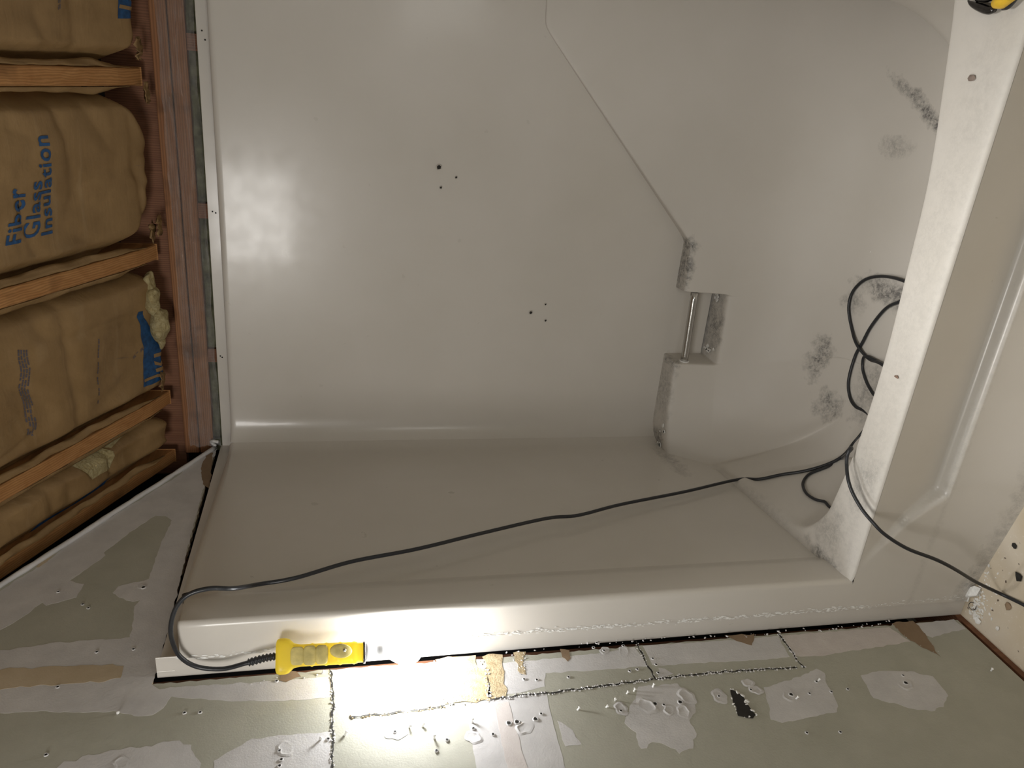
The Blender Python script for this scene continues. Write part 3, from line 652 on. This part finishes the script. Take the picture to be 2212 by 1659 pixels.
secs.append(back(.5615)); secs.append(back(.5585, True)); secs.append(back(.553, True))
for x in (.50, .45, .40, .345): secs.append(back(x, True))
secs.append(back(.3385, True)); secs.append(back(.3355)); secs.append(back(.331))
for x in (.30, .25, .20, .15): secs.append(back(x))
secs.append([Vector(k) for k in ((.10, .93, .48), (.097, .818, .48), (.099, .811, .473), (.108, .768, .37), (.112, .760, .35), (.116, .754, .335), (.15, .715, .24), (.20, .65, .14), (.26, .60, .095), (.34, .54, .064), (.45, .42, .055))])
secs.append([Vector(k) for k in ((.05, .93, .48), (.052, .793, .48), (.055, .787, .473), (.076, .725, .37), (.082, .715, .35), (.086, .711, .335), (.125, .675, .24), (.185, .62, .15), (.25, .57, .10), (.33, .52, .066), (.45, .42, .055))])
secs.append([Vector(k) for k in ((.0, .92, .48), (.018, .768, .48), (.022, .762, .473), (.050, .688, .375), (.058, .680, .355), (.064, .676, .338), (.11, .645, .24), (.178, .60, .15), (.245, .56, .10), (.33, .50, .066), (.45, .42, .055))])
def left(y, xp, xc): return [Vector(k) for k in ((xp - .02, y, .371), (xp + .002, y, .371), (xc - .006, y, .368), (xc + .003, y, .361), (xc + .009, y, .348), (xc + .016, y - .003, .325), (xc + .05, y * .97, .235), (xc + .105, y * .85 + .045, .145), (max(.24, xc + .16), y * .75 + .07, .098), (.335, y * .55 + .13, .066), (.45, .42, .055))]
secs += [left(.655, .055, .070), left(.62, .058, .073), left(.51, .070, .086), left(.42, .079, .098), left(.358, .085, .106), left(.30, .091, .111), left(.262, .095, .115)]
def corner(k1, kc, d): 
    c = Vector((kc[0], kc[1], 0)); d = Vector(d).normalized()
    return [Vector((k1[0] - .012 * d.x, k1[1] - .012 * d.y, .368)), Vector((k1[0], k1[1], .368))] + [Vector((c.x + d.x * a, c.y + d.y * a, z)) for a, z in ((-.006, .3675), (.004, .361), (.009, .348), (.014, .325), (.045, .235), (.09, .145))] + [Vector((c.x * .5 + .15, c.y * .5 + .16, .098)), Vector((.34, .33, .066)), Vector((.45, .42, .055))]
secs += [corner((.104, .17), (.122, .235), (1, .3, 0)), corner((.110, .118), (.135, .205), (1, .55, 0)), corner((.124, .07), (.163, .173), (.8, .75, 0)), corner((.128, .02), (.205, .145), (.5, .9, 0))]
yc = [(.0, .14), (.274, .121), (.40, .103), (.5, .096), (.66, .094), (1.03, .119), (1.35, .187), (1.42, .21)]
def front(x, e=0.):
    y = lerp(yc, x); return [Vector(k) for k in ((x, .0, .352), (x, .0035, .3645), (x + e * .2, y - .005, .3675), (x + e * .2, y + .002, .362), (x + e * .25, y + .006, .350), (x + e * .3, y + .012, .325), (x + e * .5, y + .035, .235), (x + e, y + .075, .145), (x + e, y + .11, .095), (x + e, y + .17, .064), (max(.45, min(1.2, x + e)), .42, .055))]
s_ = corner((.1305, .006), (.222, .136), (.4, .95, 0)); s_[0] = Vector((.121, .0, .3505)); s_[1] = Vector((.131, .002, .364)); secs.append(s_)
s_ = corner((.16, .0035), (.24, .128), (.25, 1, 0)); s_[0] = Vector((.16, 0, .352)); s_[1] = Vector((.16, .0035, .3645)); secs.append(s_)
for x, e in ((.29, .04), (.34, .03), (.40, .01), (.47, 0), (.55, 0), (.66, 0), (.78, 0), (.9, 0), (1.03, 0), (1.15, 0), (1.25, 0), (1.35, -.02), (1.42, -.05)): secs.append(front(x, e))
# closing sections round the drain end
secs += [[Vector(k) for k in ((1.44, .02, .366), (1.42, .06, .367), (1.40, .24, .367), (1.395, .245, .361), (1.391, .247, .348), (1.385, .25, .325), (1.36, .27, .235), (1.34, .30, .145), (1.31, .33, .095), (1.26, .36, .064), (1.2, .42, .055))],
         [Vector(k) for k in ((1.46, .45, .367), (1.44, .45, .367), (1.42, .45, .367), (1.414, .45, .361), (1.41, .45, .348), (1.405, .45, .325), (1.39, .45, .235), (1.37, .45, .145), (1.33, .45, .095), (1.27, .44, .064), (1.2, .42, .055))],
         [Vector(k) for k in ((1.47, .70, .48), (1.45, .70, .47), (1.43, .70, .45), (1.42, .70, .361), (1.415, .70, .348), (1.41, .70, .325), (1.39, .68, .235), (1.36, .64, .145), (1.32, .60, .095), (1.27, .54, .064), (1.2, .42, .055))]]
secs.append(secs[0])
nk = 11; vsx = [p for s in secs[:-1] for p in s]; fsx = []
ns = len(secs) - 1
for i in range(ns):
    j = (i + 1) % ns
    for k in range(nk - 1): fsx.append((i * nk + k, i * nk + k + 1, j * nk + k + 1, j * nk + k))
tub = fromdata('tub_basin', vsx, fsx, GB, unit, True)
bm = bmesh.new(); bm.from_mesh(tub.data); bmesh.ops.remove_doubles(bm, verts=bm.verts, dist=.0008); bmesh.ops.recalc_face_normals(bm, faces=bm.faces); bm.to_mesh(tub.data); bm.free()
for p in tub.data.polygons: p.use_smooth = True
subsurf(tub, 3)
# apron with its pressed panel
def apron_y(x, z):
    slant = -.16 * max(0, min(.32, x - .09)) * (1 - z / .24) ** 2 * (z < .24) if x < .76 else -.16 * .32 * (1 - z / .24) ** 2 * (z < .24)
    xl = .283 + (.149 - .283) * (z - .258) / (.363 - .258) if z > .19 else .353 + (.283 - .353) * (z - .178) / .08
    d1 = z - .178; d2 = (x - (lerp([(.17, .360), (.178, .353), (.258, .283), (.363, .149)], z))) * .66
    d = min(d1, d2, (1.524 - .2 - x)); rec = .030 * sst(-.003, .014, d) * max(0, (.350 - z) / .17)
    return slant + rec
nxa, nza = 220, 70; rows = []
for j in range(nza + 1):
    z = .3515 * j / nza; rows.append([Vector((.046 + (1.478 - .046) * i / nxa, apron_y(.046 + 1.432 * i / nxa, z), z)) for i in range(nxa + 1)])
grid('apron', rows, GA, unit, True)
# grab bar and its collars
bm = bmesh.new(); a = Vector((.333, .862, .438)); b = Vector((.562, .866, .444)); tube(bm, [a.lerp(b, t / 10) for t in range(11)], .0122, 24)
gbar = frombm('grab_bar', bm, M['steel'], unit, True, label='chrome grab bar across the soap niche')
bm = bmesh.new(); tube(bm, [Vector((.3355, .862, .438)), Vector((.3385, .862, .438))], .0155, 24); frombm('bar_collar', bm, M['paint'], gbar, True)
# flaking paint in the niche and on the ledge
rnd = random.Random(4)
for (cx_, cy_, cz_, n_, sp) in ((.365, .895, .3455, 9, .018), (.04, .84, .4815, 6, .02), (.10, .84, .4815, 4, .02), (.54, .90, .3455, 6, .012)):
    bm = bmesh.new()
    for _ in range(n_):
        p = Vector((cx_ + rnd.gauss(0, sp * .6), cy_ + rnd.gauss(0, sp * .6), cz_)); r = rnd.uniform(.003, .009); k = rnd.randint(4, 7)
        vs_ = [(p.x + r * rnd.uniform(.5, 1) * math.cos(2*PI*i/k), p.y + r * rnd.uniform(.5, 1) * math.sin(2*PI*i/k)) for i in range(k)]
        t_ = [bm.verts.new((q[0], q[1], cz_ + .002)) for q in vs_]; b_ = [bm.verts.new((q[0], q[1], cz_ - .001)) for q in vs_]
        bm.faces.new(t_)
        for i in range(k): bm.faces.new((b_[i], b_[(i+1) % k], t_[(i+1) % k], t_[i]))
    frombm('paint_flake', bm, M['paint'], unit, False)
p = at((1795, 0), 1, .845); bm = bmesh.new(); bmesh.ops.create_cone(bm, cap_ends=True, segments=20, radius1=.013, radius2=.011, depth=.004, matrix=Matrix.Translation((p.x, .852, p.z)) @ Matrix.Rotation(PI/2, 4, 'X'))
frombm('overflow_plug', bm, simple('blue_grey_plug', (.22, .24, .33), .5), unit, True)

# ================================================================== WORK LIGHT
RA = math.radians(40)
def rot(v): return Vector((v.x * math.cos(RA) - v.y * math.sin(RA), v.x * math.sin(RA) + v.y * math.cos(RA), v.z))
LT = Vector((.070, -.040, 1.637)); LD = Vector((-.03, 0, -1)).normalized()
lamp = thing('work_light', 'yellow trouble light hanging lit on its black cord against the surround edge', 'work light', LT)
def sec(t, wx, wy, cx=0, cy=0, n=36, e=4):
    c = LT + LD * t + Vector((cx, cy, 0)); out = []
    for k in range(n):
        a = 2 * PI * k / n; ca, sa = math.cos(a), math.sin(a)
        out.append(c + rot(Vector((math.copysign(abs(ca) ** (2 / e), ca) * wx / 2, math.copysign(abs(sa) ** (2 / e), sa) * wy / 2, 0))))
    return out
def loft(name, S, mat, parent=lamp, label=None, closed=True):
    bm = bmesh.new(); R_ = [[bm.verts.new(p) for p in s] for s in S]; n = len(S[0])
    for a, b in zip(R_, R_[1:]):
        for k in range(n): bm.faces.new((a[k], b[k], b[(k+1) % n], a[(k+1) % n]))
    if closed: bm.faces.new(R_[0]); bm.faces.new(R_[-1][::-1])
    bmesh.ops.recalc_face_normals(bm, faces=bm.faces)
    return frombm(name, bm, mat, parent, True, label=label)
HS = [(-.001, .052, .028), (.001, .062, .034), (.006, .067, .038), (.012, .067, .038), (.018, .066, .038), (.023, .063, .037), (.028, .054, .036), (.032, .046, .034)]
for i in range(1, 30):
    t = .040 + i * .0038; rid = .0014 * (1 if i % 7 == 0 else 0); w = .041
    HS.append((t, w + rid * 2, .034 + rid * 2))
HS += [(.152, .041, .034), (.1535, .038, .032), (.160, .038, .032), (.164, .038, .032)]
loft('handle', [sec(*s, cx=-.004 * sst(0, .05, s[0]) * 0) for s in HS], M['amber'])
# grip pads on the face and the oval switch
def pad(name, t0, t1, w, mat, depth=.0022, oval=True, cx=0., tilt=0.):
    pw = .55 if name == 'grip_pad' else 1
    bm = bmesh.new(); ctr = (t0 + t1) / 2; hl = (t1 - t0) / 2; n = 32; R_ = []
    for s, d in ((1, 0), (.97, depth * .7), (.88, depth), (.5, depth * 1.1)):
        R_.append([bm.verts.new(LT + LD * (ctr + hl * s * math.copysign(abs(math.cos(2*PI*k/n)) ** pw, math.cos(2*PI*k/n)) + tilt * math.sin(2*PI*k/n) * w * .5 * s) + rot(Vector((cx + w / 2 * s * math.copysign(abs(math.sin(2*PI*k/n)) ** pw, math.sin(2*PI*k/n)), -.0165 - d, 0)))) for k in range(n)])
    for a, b in zip(R_, R_[1:]):
        for k in range(n): bm.faces.new((a[k], a[(k+1) % n], b[(k+1) % n], b[k]))
    bm.faces.new(R_[-1]); bmesh.ops.recalc_face_normals(bm, faces=bm.faces); return frombm(name, bm, mat, lamp, True)
pad('grip_pad', .026, .052, .034, M['amberdull']); pad('grip_pad', .050, .075, .036, M['amberdull'], .0030); pad('grip_pad', .073, .097, .036, M['amberdull'], .0038)
sw = pad('switch', .100, .143, .027, M['amberdull'], .0045, cx=.005, tilt=-.14)
bm = bmesh.new(); bmesh.ops.create_uvsphere(bm, u_segments=12, v_segments=8, radius=.0036, matrix=Matrix.Translation(LT + LD * .128 + rot(Vector((.006, -.0225, 0))))); frombm('switch_screw', bm, M['steel'], sw, True)
loft('collar_ring', [sec(.164, .041, .035), sec(.1645, .043, .036), sec(.168, .043, .036), sec(.1685, .038, .032)], M['darkmetal'])
sock = loft('socket', [sec(.168, .030, .030, e=2), sec(.172, .034, .034, e=2), (sec(.175, .034, .034, e=2)), sec(.178, .029, .029, e=2), sec(.198, .028, .028, e=2), sec(.202, .032, .032, e=2), sec(.206, .030, .030, e=2)], M['white'])
BS = [(.204, .024), (.210, .026), (.216, .032), (.224, .042), (.232, .050), (.242, .056), (.252, .058), (.262, .055), (.270, .047), (.276, .036), (.280, .020), (.2812, .004)]
loft('bulb', [sec(t, w, w, e=2, n=32) for t, w in BS], M['bulb'], sock, label='glowing white bulb')
# cord : strain relief, loop over the jamb, down the end panel, coils in the tub and out over the rim
bm = bmesh.new(); pts = catmull([at((600, 1417), 1, -.033), at((570, 1422), 1, -.033), at((538, 1431), 1, -.032)], 16); tube(bm, pts, lambda i: .0078 if (i % 4) in (0, 1) else .0056, 14); frombm('strain_relief', bm, M['rubber'], lamp, True)
_ev = tub.evaluated_get(bpy.context.evaluated_depsgraph_get()); from mathutils.bvhtree import BVHTree
bpy.context.view_layer.update(); _bv = BVHTree.FromObject(tub, bpy.context.evaluated_depsgraph_get())
def T(u, h=.0048):
    '''resting point on the inside of the tub'''
    d = ray(u).normalized(); p, nrm, _, _ = _bv.ray_cast(CAM, d)
    if nrm.dot(d) > 0: nrm = -nrm
    return p + nrm * h
cp = [at((560, 1425), 1, -.033), at((530, 1433), 1, -.032), at((480, 1445), 1, -.024), at((425, 1440), 1, -.018), at((388, 1417), 1, -.02), at((371, 1380), 1, -.024), at((370, 1345), 1, -.024), at((383, 1308), 1, -.022), at((410, 1283), 1, -.020), at((455, 1271), 1, -.014),
      at((505, 1271), 1, .0), at((560, 1262), 0, .150), at((640, 1248), 0, .150), at((760, 1213), 0, .142), at((900, 1186), 0, .135), at((1040, 1152), 0, .128), at((1180, 1120), 0, .118), at((1250, 1113), 0, .113), at((1340, 1090), 0, .106), at((1480, 1062), 0, .094)]
lip = at((1593, 1036), 0, .086); cp.append(lip)
cp += [T((1640, 1038)), T((1690, 1028)), T((1740, 1020)), T((1790, 1005)), T((1825, 985), 0.0048), at((1850, 950), 2, .09), at((1900, 900), 2, .065), (.36, .30, .066), (.50, .26, .067)]
F = .064
cp += [at((1990, 700), 2, F), at((1975, 625), 2, F), at((1950, 606), 2, F + .004), T((1910, 597), 0.0048), T((1872, 604), 0.0048), T((1845, 630), 0.0048), T((1836, 665), 0.0048), T((1843, 710), 0.0048), T((1858, 745), 0.0108), T((1880, 775), 0.0048), at((1905, 787), 2, F + .008), at((1960, 830), 2, F),
       (.62, .28, .066), at((1990, 640), 2, F), at((1940, 653), 2, F), T((1915, 668), 0.0048), T((1885, 705), 0.0048), T((1866, 740), 0.0048), T((1850, 770), 0.0048), T((1836, 820), 0.0048), T((1838, 855), 0.0048), T((1850, 878), 0.0048), at((1872, 892), 2, F), (.33, .33, .066), (.5, .24, .068)]
cord_pts = catmull(cp, 8)
bm = bmesh.new(); tube(bm, cord_pts, .0044, 10); frombm('cord', bm, M['rubber'], lamp, True, label='black rubber cord')
# second visible loop on the floor of the tub
ext = thing('extension_cord', 'thin black extension cord coiled in the tub and crossing the rim to the floor', 'cord', at((2000, 1195), 2, .2))
e1 = [at((1985, 790), 2, F), at((1930, 850), 2, F), at((1895, 857), 2, F), T((1881, 838), 0.0048), T((1870, 812), 0.0048), T((1866, 790), 0.0048), T((1874, 770), 0.0108), T((1892, 775), 0.0108), at((1925, 800), 2, F), (.46, .30, .066), (.34, .33, .075), T((1780, 1086)) + (T((1780, 1086)) - T((1765, 1083))) * 2.5 + Vector((.005, 0, .004)), T((1780, 1086)), T((1760, 1081), 0.0048), T((1742, 1068), 0.0048), T((1735, 1050), 0.0048), T((1741, 1035), 0.0048), T((1755, 1024), 0.0048), T((1790, 1010), 0.0048), T((1820, 992), 0.0048), at((1838, 972), 2, .33),
      at((1837, 968), 2, .375), at((1830, 985), 2, .385), at((1829, 1005), 1, .085), at((1832, 1035), 1, .06), at((1842, 1065), 1, .035), at((1862, 1100), 1, .0), at((1885, 1128), 1, -.028), at((1912, 1155), 1, -.048), at((1960, 1185), 1, -.068), at((2020, 1208), 1, -.085), at((2060, 1228), 1, -.09), at((2110, 1258), 1, -.075), at((2160, 1282), 2, .012), at((2212, 1307), 2, .006), at((2290, 1350), 2, .005), at((2400, 1400), 2, .005)]
bm = bmesh.new(); tube(bm, catmull(e1, 8), .0040, 10); frombm('cord_sheath', bm, M['rubber'], ext, True)

# ================================================================== SMALL THINGS
# hand tool lying on the rim, only its nose in the picture
tool = thing('utility_knife', 'yellow and black hand tool with a dark curved blade on the tub rim', 'hand tool', (1.34, .08, .368))
tb = lambda u, z: at(u, 2, z)
bl_ = [tb((2091, 1), .376), tb((2100, 8), .376), tb((2118, 16), .377), tb((2136, 22), .378), tb((2148, 20), .38)]
bm = bmesh.new(); cc = catmull(bl_, 6); tube(bm, cc, lambda i: .001 + .0068 * math.sin(PI * min(1, (i + .5) / len(cc) * .78)), 12); frombm('blade', bm, M['darkmetal'], tool, True)
bm = bmesh.new(); hp = catmull([tb((2150, 8), .385), tb((2168, -2), .388), tb((2195, -30), .39), tb((2215, -90), .39)], 6); tube(bm, hp, lambda i: .0085 + .006 * min(1, i / 5), 12); frombm('grip', bm, M['toolyellow'], tool, True)
bm = bmesh.new(); hp = catmull([tb((2166, 18), .378), tb((2180, 8), .379), tb((2200, -20), .38), tb((2225, -80), .38)], 6); tube(bm, hp, lambda i: .004 + .003 * min(1, i / 4), 10); frombm('grip_edge', bm, M['rubber'], tool, True)
bm = bmesh.new(); hp = catmull([tb((2112, -4), .377), tb((2135, -3), .38), tb((2160, -18), .382)], 6); tube(bm, hp, .006, 10); frombm('bolster', bm, M['darkmetal'], tool, True)
# chips and debris on floor, rim and tub
def chip(name, p, r, mat, label, cat, group, seed, thick=.35, elong=1.):
    rnd = random.Random(seed); bm = bmesh.new()
    bmesh.ops.create_icosphere(bm, subdivisions=1, radius=r, matrix=Matrix.Rotation(rnd.random() * 3, 4, 'Z') @ Matrix.Diagonal((elong, 1 / elong ** .5, thick, 1)))
    for v in bm.verts: v.co += Vector((rnd.uniform(-1, 1), rnd.uniform(-1, 1), rnd.uniform(-1, 1) * thick)) * r * .28
    zmin = min(v.co.z for v in bm.verts)
    o = frombm(name, bm, mat, None, False); o.location = (p[0], p[1], p[2] - zmin); return setp(o, label, cat, group)
big_ = [((2100, 1283), .020, 'paint', 'biggest white plaster flake on the floor, wedged at the foot of the surround', 1.9), ((2178, 1123), .009, 'paint', 'white plaster flake on the floor beside the foot of the apron', 1.4),
        ((2092, 1292), .008, 'paint', 'small white flake lying against the biggest flake', 1.3), ((2180, 1310), .008, 'brownpaper', 'brown crumb on the particle board under the black cord', 1.3), ((2204, 1245), .010, 'hole', 'dark crumb on the particle board floor near the picture edge', 1.2),
        ((2113, 1340), .008, 'paint', 'white flake by the dark gap under the green wall', 1.2), ((2157, 1357), .005, 'chalk', 'small pale crumb on the floor away from the wall gap', 1.1), ((2193, 1178), .006, 'hole', 'dark fleck on the floor beyond the cord, near the apron', 1.2)]
for i, (u, r, m, l, e) in enumerate(big_):
    p = at(u, 2, 0); chip('plaster_chip', (p.x, p.y, 0), r, M[m], l, 'debris', 'plaster chips and crumbs on the floor', i, .4, e)
bm = bmesh.new(); rnd = random.Random(8)
for _ in range(260):
    u = (2095 + abs(rnd.gauss(0, 22)), 1262 + rnd.uniform(-40, 75)); p = at(u, 2, 0)
    if p.y > -.012 or p.x < .006: continue
    r = rnd.uniform(.0008, .0032); bmesh.ops.create_icosphere(bm, subdivisions=1, radius=r, matrix=Matrix.Translation((p.x, p.y, r * .3)) @ Matrix.Rotation(rnd.random() * 3, 4, 'Z') @ Matrix.Diagonal((1.6, 1, .5, 1)))
o = frombm('plaster_dust', bm, M['chalk'], None, False); setp(o, 'scatter of white plaster crumbs in the corner at the foot of the surround', 'debris', None, 'stuff')
bm = bmesh.new(); tube(bm, [Vector((.045, -.02, .004)) + Vector((.010 * math.cos(a), .008 * math.sin(a), .004 + .003 * math.sin(a))) for a in [i * .35 for i in range(16)]], .0009, 6); o = frombm('wire_scrap', bm, M['darkmetal'], None, True); setp(o, 'curled scrap of thin dark wire in the floor corner', 'debris')
p = at((1874, 544), 2, .075); chip('paint_flake', (p.x, p.y, .064), .0055, M['paint'], 'single white paint flake lying on the tub floor', 'debris', None, 33, .3)
p = at((2098, 169), 2, .368); chip('mud_spot', (p.x, p.y, .3665), .0075, simple('grey_brown_mud', (.22, .17, .14), .8), 'grey brown lump stuck on the rim below the hand tool', 'debris', None, 34, .3, 1.3)
p = at((1936, 814), 2, .368); chip('mud_spot', (p.x, p.y, .3665), .0045, simple('brown_mud', (.22, .14, .10), .8), 'small brown speck on the rim beside the tub coils', 'debris', None, 35, .3, 1.4)
p = at((1925, 407), 2, .07); chip('mud_spot', (p.x, p.y, .062), .0045, simple('dark_brown_mud', (.10, .06, .04), .8), 'dark brown crumb on the tub floor', 'debris', None, 36, .4)
